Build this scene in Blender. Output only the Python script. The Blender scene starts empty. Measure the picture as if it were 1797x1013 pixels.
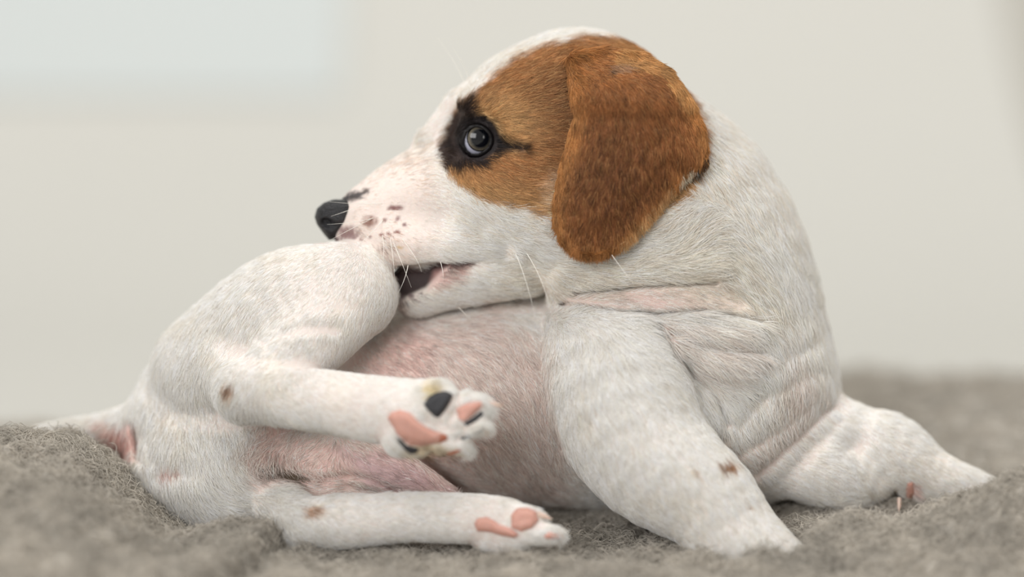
import bpy, math, random
import numpy as np
from mathutils import Matrix, Vector

# ------------------------------------------------------------------ camera, world, light, exposure
FUR = 1.0                      # density of coat and wool
CX, CY = 898.5, 506.5          # centre of the 1797 x 1013 frame
S = 0.0002                     # metres for one pixel at the focus distance (0.2 mm)
DP = 6000.0                    # camera distance in those units (1.2 m)
PITCH = math.radians(9.0)
UP = np.array([0.0, math.sin(PITCH), math.cos(PITCH)])
TOWARD = np.array([0.0, -math.cos(PITCH), math.sin(PITCH)])
RIGHT = np.array([1.0, 0.0, 0.0])
BASE_Z = 0.094                 # height of the frame centre above the floor

scene = bpy.context.scene
col = scene.collection
cam_data = bpy.data.cameras.new('camera')
cam = bpy.data.objects.new('camera', cam_data)
col.objects.link(cam)
cp = TOWARD * DP * S + np.array([0, 0, BASE_Z])
cam.matrix_world = Matrix((
    (RIGHT[0], UP[0], TOWARD[0], cp[0]),
    (RIGHT[1], UP[1], TOWARD[1], cp[1]),
    (RIGHT[2], UP[2], TOWARD[2], cp[2]),
    (0, 0, 0, 1)))
cam_data.sensor_width = 36.0
cam_data.lens = 36.0 * DP / 1797.0
cam_data.clip_start = 0.05
cam_data.clip_end = 30.0
cam_data.dof.use_dof = True
cam_data.dof.focus_distance = (DP + 28) * S
cam_data.dof.aperture_fstop = 2.2
scene.camera = cam

world = bpy.data.worlds.new('world')
scene.world = world
world.use_nodes = True
bg = world.node_tree.nodes['Background']
bg.inputs[0].default_value = (1.0, 0.965, 0.92, 1)
bg.inputs[1].default_value = 0.46

def area_light(name, loc, target, size, size_y, power, color):
    l = bpy.data.lights.new(name, 'AREA')
    l.shape = 'RECTANGLE'; l.size = size; l.size_y = size_y; l.energy = power; l.color = color
    o = bpy.data.objects.new(name, l); col.objects.link(o)
    o.location = loc
    o.rotation_euler = (Vector(target) - Vector(loc)).to_track_quat('-Z', 'Y').to_euler()
    return o
area_light('fill_light_above', (0.2, 0.0, 1.9), (0.2, 0.75, 0.1), 1.7, 1.1, 20.0, (1.0, 0.985, 0.96))  # added overhead light, tilted back to brighten the backdrop too
area_light('fill_light_front', (-1.9, -3.7, 1.8), (0, 0.3, 0.05), 2.6, 2.0, 92.0, (1.0, 0.99, 0.985))  # added fill from front left, lifts the rump and the backdrop
area_light('window_light_side', (1.25, -1.7, 0.62), (0, 0, 0.1), 0.22, 0.5, 1.5, (1.0, 0.98, 0.95))

vs = scene.view_settings
scene.display_settings.display_device = 'sRGB'
vs.view_transform = 'Standard'
vs.look = 'None'
vs.exposure = 0.22
vs.gamma = 1.0
vs.use_curve_mapping = False

# ------------------------------------------------------------------ frames and helpers
rng = np.random.default_rng(7)
random.seed(7)

def F(px, py, d):
    """a measured point -> modelling frame (x right, y up, z towards the camera), unit 0.2 mm"""
    k = 1 + d / DP
    return np.array([(px - CX) * k, (CY - py) * k, -d])

def to_world(p):
    p = np.asarray(p, dtype=np.float64)
    w = (p[..., 0:1] * RIGHT + p[..., 1:2] * UP + p[..., 2:3] * TOWARD) * S
    w[..., 2] += BASE_Z
    return w

def dir_world(v):
    return v[..., 0:1] * RIGHT + v[..., 1:2] * UP + v[..., 2:3] * TOWARD

def to_px(p):
    k = 1 - p[..., 2] / DP
    return p[..., 0] / k + CX, CY - p[..., 1] / k, -p[..., 2]

def lin(r, g, b):
    c = np.array([r, g, b], dtype=np.float64) / 255.0
    return np.where(c <= 0.04045, c / 12.92, ((c + 0.055) / 1.055) ** 2.4)

def sstep(a, b, x):
    t = np.clip((x - a) / (b - a), 0, 1)
    return t * t * (3 - 2 * t)

def hash3(ix, iy, iz, seed):
    def mix(n):
        n = ((n ^ (n >> 16)) * 0x45d9f3b) & 0xFFFFFFFF
        n = ((n ^ (n >> 15)) * 0x2c1b3c6d) & 0xFFFFFFFF
        return n ^ (n >> 16)
    n = mix((ix * 73856093 + seed * 97531) & 0xFFFFFFFF)
    n = mix((n + iy * 19349663) & 0xFFFFFFFF)
    n = mix((n + iz * 83492791) & 0xFFFFFFFF)
    return (n & 0xFFFFFF) / float(0xFFFFFF) * 2 - 1

def vnoise(p, scale, seed=0):
    """value noise in -1..1 of points p (..., 3)"""
    q = p / scale
    i = np.floor(q).astype(np.int64)
    f = q - i
    f = f * f * (3 - 2 * f)
    r = 0
    for dx in (0, 1):
        wx = f[..., 0] if dx else 1 - f[..., 0]
        for dy in (0, 1):
            wy = f[..., 1] if dy else 1 - f[..., 1]
            for dz in (0, 1):
                wz = f[..., 2] if dz else 1 - f[..., 2]
                r = r + wx * wy * wz * hash3(i[..., 0] + dx, i[..., 1] + dy, i[..., 2] + dz, seed)
    return r

def poly_sd(u, v, poly):
    """signed distance to a closed polygon (negative inside)"""
    P = np.asarray(poly, dtype=np.float64)
    n = len(P)
    d2 = np.full(u.shape, 1e18)
    inside = np.zeros(u.shape, dtype=bool)
    for i in range(n):
        ax, ay = P[i]; bx, by = P[(i + 1) % n]
        ex, ey = bx - ax, by - ay
        wx, wy = u - ax, v - ay
        t = np.clip((wx * ex + wy * ey) / (ex * ex + ey * ey + 1e-9), 0, 1)
        d2 = np.minimum(d2, (wx - ex * t) ** 2 + (wy - ey * t) ** 2)
        cond = ((ay > v) != (by > v))
        xs = ax + (v - ay) * ex / (ey if abs(ey) > 1e-9 else 1e-9)
        inside ^= cond & (u < xs)
    d = np.sqrt(d2)
    return np.where(inside, -d, d)

def line_d(u, v, pts):
    P = np.asarray(pts, dtype=np.float64)
    d2 = np.full(u.shape, 1e18)
    for i in range(len(P) - 1):
        ax, ay = P[i]; ex, ey = P[i + 1] - P[i]
        wx, wy = u - ax, v - ay
        t = np.clip((wx * ex + wy * ey) / (ex * ex + ey * ey + 1e-9), 0, 1)
        d2 = np.minimum(d2, (wx - ex * t) ** 2 + (wy - ey * t) ** 2)
    return np.sqrt(d2)

# ------------------------------------------------------------------ implicit modelling
class Field:
    def __init__(self, lo, hi, h):
        self.lo = np.array(lo, dtype=np.float64); self.h = h
        self.n = np.ceil((np.array(hi) - self.lo) / h).astype(int) + 1
        self.ax = [(self.lo[i] + h * np.arange(self.n[i])).astype(np.float32) for i in range(3)]
        self.a = np.full(self.n, 400.0, dtype=np.float32)
    def box(self, lo, hi):
        i0 = np.clip(np.floor((lo - self.lo) / self.h).astype(int), 0, self.n)
        i1 = np.clip(np.ceil((hi - self.lo) / self.h).astype(int) + 1, 0, self.n)
        sl = tuple(slice(int(a), int(b)) for a, b in zip(i0, i1))
        g = np.meshgrid(*[self.ax[k][sl[k]] for k in range(3)], indexing='ij', sparse=True)
        return sl, g
    def comb(self, sl, d, k, op='add'):
        a = self.a[sl]
        if op == 'add':
            if k > 0:
                hh = np.maximum(k - np.abs(a - d), 0) / k
                self.a[sl] = np.minimum(a, d) - hh * hh * k * 0.25
            else:
                self.a[sl] = np.minimum(a, d)
        else:
            d = -d
            hh = np.maximum(k - np.abs(a - d), 0) / k
            self.a[sl] = np.maximum(a, d) + hh * hh * k * 0.25
    def tube(self, pts, k=30, inner=None, op='add', flat=None):
        """chain of rounded cones through (px, py, depth, radius)"""
        C = [(F(p[0], p[1], p[2]), p[3] * (1 + p[2] / DP)) for p in pts]
        if len(C) == 1:
            C = C * 2
        if len(C) > 2:                                   # round the chain off with a Catmull-Rom curve
            Q = [np.append(c, r) for c, r in C]
            Q = [2 * Q[0] - Q[1]] + Q + [2 * Q[-1] - Q[-2]]
            R = []
            for i in range(1, len(Q) - 2):
                for t in (0, 0.25, 0.5, 0.75):
                    a, b, c, e = Q[i - 1], Q[i], Q[i + 1], Q[i + 2]
                    R.append(0.5 * (2 * b + (c - a) * t + (2 * a - 5 * b + 4 * c - e) * t * t + (3 * b - a - 3 * c + e) * t ** 3))
            R.append(Q[-2])
            C = [(r[:3], max(r[3], 0.5)) for r in R]
        kk = k
        los = np.min([c - r for c, r in C], axis=0) - abs(k) - 14; his = np.max([c + r for c, r in C], axis=0) + abs(k) + 14
        sl, (x, y, z) = self.box(los, his)
        d = None
        for (A, ra), (B, rb) in zip(C[:-1], C[1:]):
            e = B - A; L2 = float(e @ e) + 1e-9
            wx, wy, wz = x - A[0], y - A[1], z - A[2]
            L = math.sqrt(L2); g = float(np.clip((ra - rb) / L, -0.95, 0.95))
            s = (wx * e[0] + wy * e[1] + wz * e[2]) / L
            qq = np.sqrt(np.maximum(wx * wx + wy * wy + wz * wz - s * s, 0))
            t = np.clip((s - qq * (g / math.sqrt(1 - g * g))) / L, 0, 1)
            dd = np.sqrt((wx - e[0] * t) ** 2 + (wy - e[1] * t) ** 2 + (wz - e[2] * t) ** 2) - (ra + (rb - ra) * t)
            d = dd if d is None else np.minimum(d, dd)
        self.comb(sl, d.astype(np.float32), kk, op)
    def ell(self, c, r, k=30, rot=0.0, yaw=0.0, op='add'):
        """ellipsoid: centre (px,py,d), radii (along, across, depth), rot degrees in the picture plane (y up), yaw about y"""
        A = F(*c); r = np.array(r, dtype=np.float64)
        ca, sa = math.cos(math.radians(rot)), math.sin(math.radians(rot))
        cy, sy = math.cos(math.radians(yaw)), math.sin(math.radians(yaw))
        ex = np.array([ca * cy, sa, sy * ca]); ex /= np.linalg.norm(ex)
        ez = np.array([-sy, 0, cy]); ez = ez - ex * (ez @ ex); ez /= np.linalg.norm(ez)
        ey = np.cross(ez, ex)
        m = r.max() + abs(k) + 12
        sl, (x, y, z) = self.box(A - m, A + m)
        wx, wy, wz = x - A[0], y - A[1], z - A[2]
        q = [(wx * e[0] + wy * e[1] + wz * e[2]) for e in (ex, ey, ez)]
        k0 = np.sqrt(sum((q[i] / r[i]) ** 2 for i in range(3)))
        k1 = np.sqrt(sum((q[i] / r[i] ** 2) ** 2 for i in range(3))) + 1e-6
        d = k0 * (k0 - 1) / k1
        self.comb(sl, np.where(k0 < 1e-4, -r.min(), d).astype(np.float32), k, op)
    def torus(self, c, axis, R, r, k=8, sx=1.0, sy=1.0, op='add'):
        A = F(*c); n = np.array(axis, float); n /= np.linalg.norm(n)
        ex = np.cross([0, 1, 0], n); ex /= np.linalg.norm(ex); ey = np.cross(n, ex)
        m = R * max(sx, sy) + r + k + 12
        sl, (x, y, z) = self.box(A - m, A + m)
        wx, wy, wz = x - A[0], y - A[1], z - A[2]
        a = (wx * ex[0] + wy * ex[1] + wz * ex[2]) / sx
        b = (wx * ey[0] + wy * ey[1] + wz * ey[2]) / sy
        cc = wx * n[0] + wy * n[1] + wz * n[2]
        d = np.sqrt((np.sqrt(a * a + b * b) - R) ** 2 + cc * cc) - r
        self.comb(sl, d.astype(np.float32), k, op)
    def merge(self, other, k, k2=None, u0=0, u1=1):
        """blend with radius k, or from k to k2 across the measured columns u0..u1"""
        sl = tuple(slice(None) for _ in range(3))
        if k2 is None:
            return self.comb(sl, other.a, k)
        for i in range(self.n[0]):
            kk = float(k + (k2 - k) * sstep(u0, u1, self.ax[0][i] + CX))
            self.comb((slice(i, i + 1), slice(None), slice(None)), other.a[i:i + 1], kk)

    def relief(self, items):
        """raise (+) or press in (-) the skin along lines measured in the picture: (points, width, height, depth range)"""
        I = np.argwhere(np.abs(self.a) < 45)
        P = self.lo + I * self.h
        u, v, d = to_px(P)
        acc = np.zeros(len(I))
        for pts, wd, ht, d0, d1 in items:
            pa = np.asarray(pts, float)
            m = (u > pa[:, 0].min() - 3 * wd) & (u < pa[:, 0].max() + 3 * wd) & (v > pa[:, 1].min() - 3 * wd) & (v < pa[:, 1].max() + 3 * wd) & (d > d0 - 40) & (d < d1 + 40)
            if len(pa) == 1: pa = np.vstack([pa, pa + 0.5])
            D = line_d(u[m], v[m], pa)
            acc[m] += ht * np.exp(-(D / wd) ** 2) * sstep(d0 - 40, d0, d[m]) * sstep(d1 + 40, d1, d[m])
        self.a[tuple(I.T)] -= acc.astype(np.float32)

def surface_nets(fd):
    a = fd.a; n = a.shape
    s = a < 0
    c = np.zeros((n[0] - 1, n[1] - 1, n[2] - 1), dtype=np.uint8)
    for dx in (0, 1):
        for dy in (0, 1):
            for dz in (0, 1):
                c += s[dx:n[0] - 1 + dx, dy:n[1] - 1 + dy, dz:n[2] - 1 + dz]
    act = (c > 0) & (c < 8)
    I = np.argwhere(act)
    idx = np.full(act.shape, -1, dtype=np.int32)
    idx[act] = np.arange(len(I))
    acc = np.zeros((len(I), 3)); cnt = np.zeros(len(I))
    corners = [(dx, dy, dz) for dx in (0, 1) for dy in (0, 1) for dz in (0, 1)]
    val = {q: a[I[:, 0] + q[0], I[:, 1] + q[1], I[:, 2] + q[2]].astype(np.float64) for q in corners}
    for q in corners:
        for ax in range(3):
            if q[ax] == 0:
                r = list(q); r[ax] = 1; r = tuple(r)
                va, vb = val[q], val[r]
                m = (va < 0) != (vb < 0)
                t = np.where(m, va / np.where(m, va - vb, 1), 0)
                p = np.zeros((len(I), 3)); p[:] = q; p[:, ax] += t
                acc[m] += p[m]; cnt[m] += 1
    V = fd.lo + (I + acc / cnt[:, None]) * fd.h
    faces = []
    for ax in range(3):
        u, v = (ax + 1) % 3, (ax + 2) % 3
        sa = [slice(None)] * 3; sb = [slice(None)] * 3
        sa[ax] = slice(0, -1); sb[ax] = slice(1, None)
        A, B = s[tuple(sa)], s[tuple(sb)]
        E = np.argwhere(A != B)
        ok = (E[:, u] > 0) & (E[:, v] > 0) & (E[:, u] < n[u] - 1) & (E[:, v] < n[v] - 1)
        E = E[ok]
        flip = A[tuple(E.T)]
        def cell(du, dv):
            e = E.copy(); e[:, u] -= du; e[:, v] -= dv
            return idx[tuple(e.T)]
        q = np.stack([cell(1, 1), cell(0, 1), cell(0, 0), cell(1, 0)], 1)
        q[~flip] = q[~flip][:, ::-1]
        faces.append(q)
    Fc = np.concatenate(faces)
    return V, Fc

def samp(fd, Q):
    q = np.clip((Q - fd.lo) / fd.h, 0, fd.n - 1.001)
    i = q.astype(int); f = q - i
    r = 0
    for dx in (0, 1):
        for dy in (0, 1):
            for dz in (0, 1):
                w = (f[:, 0] if dx else 1 - f[:, 0]) * (f[:, 1] if dy else 1 - f[:, 1]) * (f[:, 2] if dz else 1 - f[:, 2])
                r = r + w * fd.a[i[:, 0] + dx, i[:, 1] + dy, i[:, 2] + dz]
    return r

def grad(fd, P):
    """normalised gradient of the field at points P"""
    e = fd.h * 1.2
    g = np.stack([samp(fd, P + d) - samp(fd, P - d) for d in np.eye(3) * e], 1)
    return g / (np.linalg.norm(g, axis=1, keepdims=True) + 1e-9)

# ------------------------------------------------------------------ materials
MAT = {}
def principled(name, color=(0.8, 0.8, 0.8), rough=0.6, spec=0.3, attr=None, sss=0.0, sss_r=(1, 0.4, 0.25), coat=0.0,
               sheen=0.0, bump=0.0, bump_scale=400.0, noise=0.0, noise_scale=60.0):
    m = bpy.data.materials.new(name); m.use_nodes = True
    nt = m.node_tree; b = nt.nodes['Principled BSDF']
    b.inputs['Base Color'].default_value = (*color, 1)
    b.inputs['Roughness'].default_value = rough
    b.inputs['Specular IOR Level'].default_value = spec
    b.inputs['Coat Weight'].default_value = coat
    b.inputs['Coat Roughness'].default_value = 0.05
    b.inputs['Sheen Weight'].default_value = sheen
    if sss:
        b.inputs['Subsurface Weight'].default_value = sss
        b.inputs['Subsurface Radius'].default_value = sss_r
        b.inputs['Subsurface Scale'].default_value = 0.002
    src = None
    if attr:
        a = nt.nodes.new('ShaderNodeAttribute'); a.attribute_name = attr
        src = a.outputs['Color']
    if noise:
        tc = nt.nodes.new('ShaderNodeTexCoord'); nz = nt.nodes.new('ShaderNodeTexNoise')
        nz.inputs['Scale'].default_value = noise_scale; nz.inputs['Detail'].default_value = 4
        nt.links.new(tc.outputs['Object'], nz.inputs['Vector'])
        hs = nt.nodes.new('ShaderNodeMapRange')
        hs.inputs[3].default_value = 1 - noise; hs.inputs[4].default_value = 1 + noise
        nt.links.new(nz.outputs['Fac'], hs.inputs[0])
        mx = nt.nodes.new('ShaderNodeMix'); mx.data_type = 'RGBA'; mx.blend_type = 'MULTIPLY'
        mx.inputs[0].default_value = 1
        mx.inputs[6].default_value = (*color, 1)
        if src: nt.links.new(src, mx.inputs[6])
        nt.links.new(hs.outputs[0], mx.inputs[7])
        src = mx.outputs[2]
    if src: nt.links.new(src, b.inputs['Base Color'])
    if bump:
        tc = nt.nodes.new('ShaderNodeTexCoord'); nz = nt.nodes.new('ShaderNodeTexNoise')
        nz.inputs['Scale'].default_value = bump_scale; nz.inputs['Detail'].default_value = 3
        nt.links.new(tc.outputs['Object'], nz.inputs['Vector'])
        bp = nt.nodes.new('ShaderNodeBump'); bp.inputs['Strength'].default_value = bump; bp.inputs['Distance'].default_value = 0.001
        nt.links.new(nz.outputs['Fac'], bp.inputs['Height']); nt.links.new(bp.outputs['Normal'], b.inputs['Normal'])
    MAT[name] = m
    return m

def hair_material(name, rough=0.42, spec=0.3, trans=0.3):
    m = bpy.data.materials.new(name); m.use_nodes = True
    nt = m.node_tree; b = nt.nodes['Principled BSDF']; out = nt.nodes['Material Output']
    a = nt.nodes.new('ShaderNodeAttribute'); a.attribute_name = 'tint'
    b.inputs['Roughness'].default_value = rough
    b.inputs['Specular IOR Level'].default_value = spec
    nt.links.new(a.outputs['Color'], b.inputs['Base Color'])
    t = nt.nodes.new('ShaderNodeBsdfTranslucent'); nt.links.new(a.outputs['Color'], t.inputs['Color'])
    mx = nt.nodes.new('ShaderNodeMixShader'); mx.inputs[0].default_value = trans
    nt.links.new(b.outputs[0], mx.inputs[1]); nt.links.new(t.outputs[0], mx.inputs[2])
    nt.links.new(mx.outputs[0], out.inputs['Surface'])
    MAT[name] = m
    return m

principled('puppy_skin', attr='tint', rough=0.6, spec=0.2, sss=0.15, bump=0.25, bump_scale=900)
hair_material('puppy_coat')
hair_material('wool_fibre', rough=0.8, spec=0.1, trans=0.2)
principled('wool', attr='tint', rough=0.95, spec=0.05, sheen=0.3, bump=0.6, bump_scale=500)
principled('pad_tan', color=lin(168, 104, 82), rough=0.6, spec=0.3, sss=0.2, bump=0.35, bump_scale=1500)
principled('nose_leather', color=lin(26, 26, 30), rough=0.3, spec=0.5, bump=0.7, bump_scale=1500, noise=0.3, noise_scale=200)
principled('pad_pink', color=lin(206, 158, 144), rough=0.6, spec=0.35, sss=0.3, bump=0.35, bump_scale=1500, noise=0.12, noise_scale=120)
principled('pad_black', color=lin(42, 42, 46), rough=0.42, spec=0.45, bump=0.5, bump_scale=1500)
principled('claw_pale', color=lin(215, 190, 175), rough=0.35, spec=0.4, sss=0.3)
principled('whisker_white', color=lin(240, 236, 228), rough=0.4, spec=0.4)
principled('eye_white', color=lin(196, 196, 212), rough=0.3, spec=0.0, coat=1.0)
principled('eye_pupil', color=lin(8, 10, 16), rough=0.3, spec=0.0, coat=1.0)
principled('eyelid_skin', color=lin(22, 18, 19), rough=0.45, spec=0.3)
principled('floor_paint', color=lin(194, 193, 187), rough=0.8, spec=0.2, noise=0.02, noise_scale=3)

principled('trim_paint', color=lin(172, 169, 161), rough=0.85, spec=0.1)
principled('panel_paint', color=lin(193, 198, 197), rough=0.8, spec=0.1)

def iris_material():
    m = bpy.data.materials.new('eye_iris'); m.use_nodes = True
    nt = m.node_tree; b = nt.nodes['Principled BSDF']
    b.inputs['Roughness'].default_value = 0.3; b.inputs['Specular IOR Level'].default_value = 0.0; b.inputs['Coat Weight'].default_value = 1.0
    b.inputs['Coat Roughness'].default_value = 0.02
    a = nt.nodes.new('ShaderNodeAttribute'); a.attribute_name = 'tint'
    nt.links.new(a.outputs['Color'], b.inputs['Base Color'])
    MAT['eye_iris'] = m
iris_material()

# ------------------------------------------------------------------ object helpers
def link(o, parent=None, label=None, cat=None, group=None, kind=None):
    col.objects.link(o)
    if parent is not None:
        o.parent = parent
        o.matrix_parent_inverse = parent.matrix_world.inverted()
    if label: o['label'] = label
    if cat: o['category'] = cat
    if group: o['group'] = group
    if kind: o['kind'] = kind
    return o

def mesh_obj(name, V, faces, mat, parent=None, tint=None, smooth=True, **kw):
    me = bpy.data.meshes.new(name)
    V = np.asarray(V, dtype=np.float32)
    faces = np.asarray(faces, dtype=np.int32)
    if faces.ndim == 2:
        nf, k = faces.shape
        me.vertices.add(len(V)); me.vertices.foreach_set('co', V.ravel())
        me.loops.add(nf * k); me.loops.foreach_set('vertex_index', faces.ravel())
        me.polygons.add(nf); me.polygons.foreach_set('loop_start', np.arange(0, nf * k, k, dtype=np.int32))
        me.update(calc_edges=True)
    me.polygons.foreach_set('use_smooth', np.full(len(me.polygons), smooth, dtype=bool))
    if tint is not None:
        at = me.color_attributes.new('tint', 'FLOAT_COLOR', 'POINT')
        at.data.foreach_set('color', np.concatenate([tint, np.ones((len(tint), 1))], 1).astype(np.float32).ravel())
    me.materials.append(MAT[mat])
    return link(bpy.data.objects.new(name, me), parent, **kw)

def field_obj(name, fd, mat, parent=None, tint_fn=None, **kw):
    V, Q = surface_nets(fd)
    tint = tint_fn(V) if tint_fn else None
    o = mesh_obj(name, to_world(V), Q, mat, parent, tint, **kw)
    return o, V, Q

def curves_obj(name, P, rad, tint, mat, parent, **kw):
    """P (n, k, 3) in world units, rad (n, k) in world units, tint (n, 3)"""
    n, k, _ = P.shape
    cu = bpy.data.hair_curves.new(name)
    cu.add_curves([k] * n)
    cu.attributes['position'].data.foreach_set('vector', P.astype(np.float32).ravel())
    ra = cu.attributes.get('radius') or cu.attributes.new('radius', 'FLOAT', 'POINT')
    ra.data.foreach_set('value', rad.astype(np.float32).ravel())
    at = cu.attributes.new('tint', 'FLOAT_COLOR', 'CURVE')
    at.data.foreach_set('color', np.concatenate([tint, np.ones((n, 1))], 1).astype(np.float32).ravel())
    cu.materials.append(MAT[mat])
    return link(bpy.data.objects.new(name, cu), parent, **kw)

def sample_surface(V, Q, N, dens=None):
    T = np.concatenate([Q[:, [0, 1, 2]], Q[:, [0, 2, 3]]])
    A, B, C = V[T[:, 0]], V[T[:, 1]], V[T[:, 2]]
    cr = np.cross(B - A, C - A)
    ar = np.linalg.norm(cr, axis=1) * 0.5
    w = ar
    if dens is not None:
        w = ar * dens((A + B + C) / 3, cr / (2 * ar[:, None] + 1e-9))
    cum = np.cumsum(w)
    t = np.searchsorted(cum, rng.random(N) * cum[-1])
    t = np.clip(t, 0, len(T) - 1)
    r1 = np.sqrt(rng.random(N)); r2 = rng.random(N)
    return (1 - r1)[:, None] * A[t] + (r1 * (1 - r2))[:, None] * B[t] + (r1 * r2)[:, None] * C[t]

def flow_at(u, v, guides, pw=3.0):
    G = np.asarray(guides, dtype=np.float64)
    acc = np.zeros((len(u), 3)); ws = np.zeros(len(u))
    for g in G:
        d = np.zeros(3); d[0] = g[2]; d[1] = -g[3]; d[2] = g[4]
        d /= np.linalg.norm(d) + 1e-9
        w = 1.0 / ((u - g[0]) ** 2 + (v - g[1]) ** 2 + 900.0) ** (pw / 2)
        acc += w[:, None] * d; ws += w
    return acc / ws[:, None]

def make_hair(P, N, flow, length, lift, tint, width, keys=5, wild=0.11, wave=0.0, droop=0.75):
    n = len(P)
    flow = flow + (vnoise(P, 38, 3) * 0.22 + vnoise(P, 9, 4) * 0.12)[:, None] * np.cross(N, flow)
    flow = flow + rng.normal(0, wild, (n, 3))
    t = flow - N * np.sum(flow * N, 1, keepdims=True)
    t /= np.linalg.norm(t, axis=1, keepdims=True) + 1e-9
    b = np.cross(N, t)
    L = length * (0.65 + 0.6 * rng.random(n))
    lf = np.clip(lift * (1 + rng.normal(0, 0.3, n)), 0.05, 1.5)
    lf = lf * (1 + 0.3 * vnoise(P, 8, 6))
    side = rng.normal(0, 0.12, n) + 0.12 * vnoise(P, 7, 8)
    out = np.zeros((n, keys, 3)); rad = np.zeros((n, keys))
    for k in range(keys):
        s = k / (keys - 1)
        up = lf * s - lf * droop * s * s
        out[:, k] = P - N * 1.0 + t * (L * s * np.sqrt(np.maximum(1 - lf * lf * 0.3, 0.2)))[:, None] + N * (L * up)[:, None] + b * (L * side * s * s)[:, None]
        if wave:
            out[:, k] += b * (np.sin(s * 7 + rng.random(n) * 6.28) * wave * L * s)[:, None]
        rad[:, k] = width * (1 - 0.85 * s ** 1.5)
    return to_world(out), rad * S, tint

# ------------------------------------------------------------------ the setting: floor, wall, window
def box_obj(name, x0, x1, y0, y1, z0, z1, mat, **kw):
    V = [(x, y, z) for x in (x0, x1) for y in (y0, y1) for z in (z0, z1)]
    Q = [(0, 1, 3, 2), (4, 6, 7, 5), (0, 4, 5, 1), (2, 3, 7, 6), (0, 2, 6, 4), (1, 5, 7, 3)]
    return mesh_obj(name, V, Q, mat, smooth=False, **kw)

def sweep_obj(name, x0, x1, t0, t1, off, thick, mat, top=0.0, **kw):
    """a sheet that follows the curve from floor to wall: x range, angle range, lift off the curve, thickness, straight wall above"""
    R, y0 = 0.8, 0.45
    prof = [(y0 + math.sin(t) * (R - off), R - math.cos(t) * (R - off)) for t in np.linspace(t0, t1, 40)]
    back = [(y0 + math.sin(t) * (R - off + thick), R - math.cos(t) * (R - off + thick)) for t in np.linspace(t0, t1, 40)]
    if top:
        prof.append((prof[-1][0], top)); back.append((back[-1][0], top))
    n = len(prof); V = []; Q = []
    for x in (x0, x1):
        V += [(x, y, z) for y, z in prof] + [(x, y, z) for y, z in back]
    m = 2 * n
    for i in range(n - 1):
        Q.append((i, m + i, m + i + 1, i + 1)); Q.append((n + i, n + i + 1, m + n + i + 1, m + n + i))
        Q.append((i, i + 1, n + i + 1, n + i)); Q.append((m + i, m + n + i, m + n + i + 1, m + i + 1))
    Q.append((0, n, m + n, m)); Q.append((n - 1, m + n - 1, m + 2 * n - 1, 2 * n - 1))
    return mesh_obj(name, V, Q, mat, smooth=False, **kw)

box_obj('floor', -2.5, 2.5, -2.6, 0.45, -0.05, 0.0, 'floor_paint', kind='structure', label='pale off-white floor behind the blanket')
sweep_obj('wall_back', -2.5, 2.5, 0.0, math.pi / 2, 0.0, 0.05, 'floor_paint', top=2.4, kind='structure', label='plain pale cream backdrop curving up out of focus')
sweep_obj('trim_1', -0.95, -0.10, 0.45, 1.3, 0.003, 0.002, 'panel_paint', kind='structure', label='pale bluish white panel on the backdrop at the upper left')
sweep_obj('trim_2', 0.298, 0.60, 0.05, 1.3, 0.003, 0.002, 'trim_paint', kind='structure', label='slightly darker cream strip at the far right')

# ------------------------------------------------------------------ the puppy: body
puppy = bpy.data.objects.new('puppy', None)
puppy.location = tuple(to_world(F(880, 955, 150)))
link(puppy, label='white puppy with a brown head patch biting its own raised hind leg', cat='puppy')
bpy.context.view_layer.update()

LO = np.array([-860.0, -520.0, -480.0]); HI = np.array([900.0, 500.0, 220.0])
H = 3.2

# trunk, neck
body = Field(LO, HI, H)
body.tube([(390, 775, 215, 135), (560, 742, 240, 142), (740, 706, 255, 170), (980, 700, 247, 190), (1180, 690, 235, 205), (1280, 690, 215, 165)], k=50)
body.tube([(1335, 690, 205, 122), (1300, 780, 190, 110)], k=45)
body.tube([(335, 700, 230, 92), (310, 790, 185, 72)], k=50)
body.tube([(318, 838, 168, 92), (430, 852, 105, 90), (540, 858, 92, 70), (650, 862, 100, 48)], k=45)
body.tube([(300, 745, 205, 72), (215, 758, 232, 42), (130, 756, 258, 20), (70, 756, 272, 8)], k=30)
body.tube([(560, 800, 95, 60), (660, 812, 62, 48), (780, 858, 72, 22)], k=35)          # belly sheath
body.ell((1240, 610, 60), (120, 50, 45), k=35, rot=-22)                                  # chest tuft
# head
head = Field(LO, HI, H)
head.tube([(1060, 275, 215, 172), (1165, 400, 225, 212), (1238, 555, 225, 203), (1270, 690, 220, 182)], k=60)
head.ell((1012, 232, 200), (190, 186, 185), k=40)
head.ell((902, 214, 180), (112, 108, 122), k=50)
head.ell((930, 350, 130), (150, 125, 122), k=45)
head.ell((1010, 395, 145), (130, 122, 125), k=50)
head.tube([(850, 328, 165, 108), (742, 350, 162, 88), (662, 376, 150, 64), (625, 392, 149, 44)], k=40)
head.tube([(745, 245, 165, 14), (800, 190, 172, 24)], k=40)                             # stop
head.tube([(690, 424, 112, 50), (770, 430, 105, 48), (850, 420, 95, 40)], k=30)         # flews
head.tube([(690, 424, 195, 50), (770, 430, 205, 48), (850, 420, 235, 40)], k=30)
head.tube([(650, 405, 125, 40), (618, 404, 138, 26)], k=20)
head.ell((700, 485, 120), (95, 20, 130), k=10, rot=12, op='sub')                        # mouth
head.tube([(700, 480, 60, 14), (770, 470, 50, 9), (822, 463, 48, 3)], k=10, op='sub')
head.ell((745, 492, 150), (60, 34, 42), k=4)                                            # tongue and gums
jaw = Field(LO, HI, H)
jaw.tube([(900, 448, 150, 78), (800, 484, 150, 56), (738, 512, 150, 42), (722, 516, 150, 36)], k=20)
head.merge(jaw, 14)
del jaw
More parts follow.
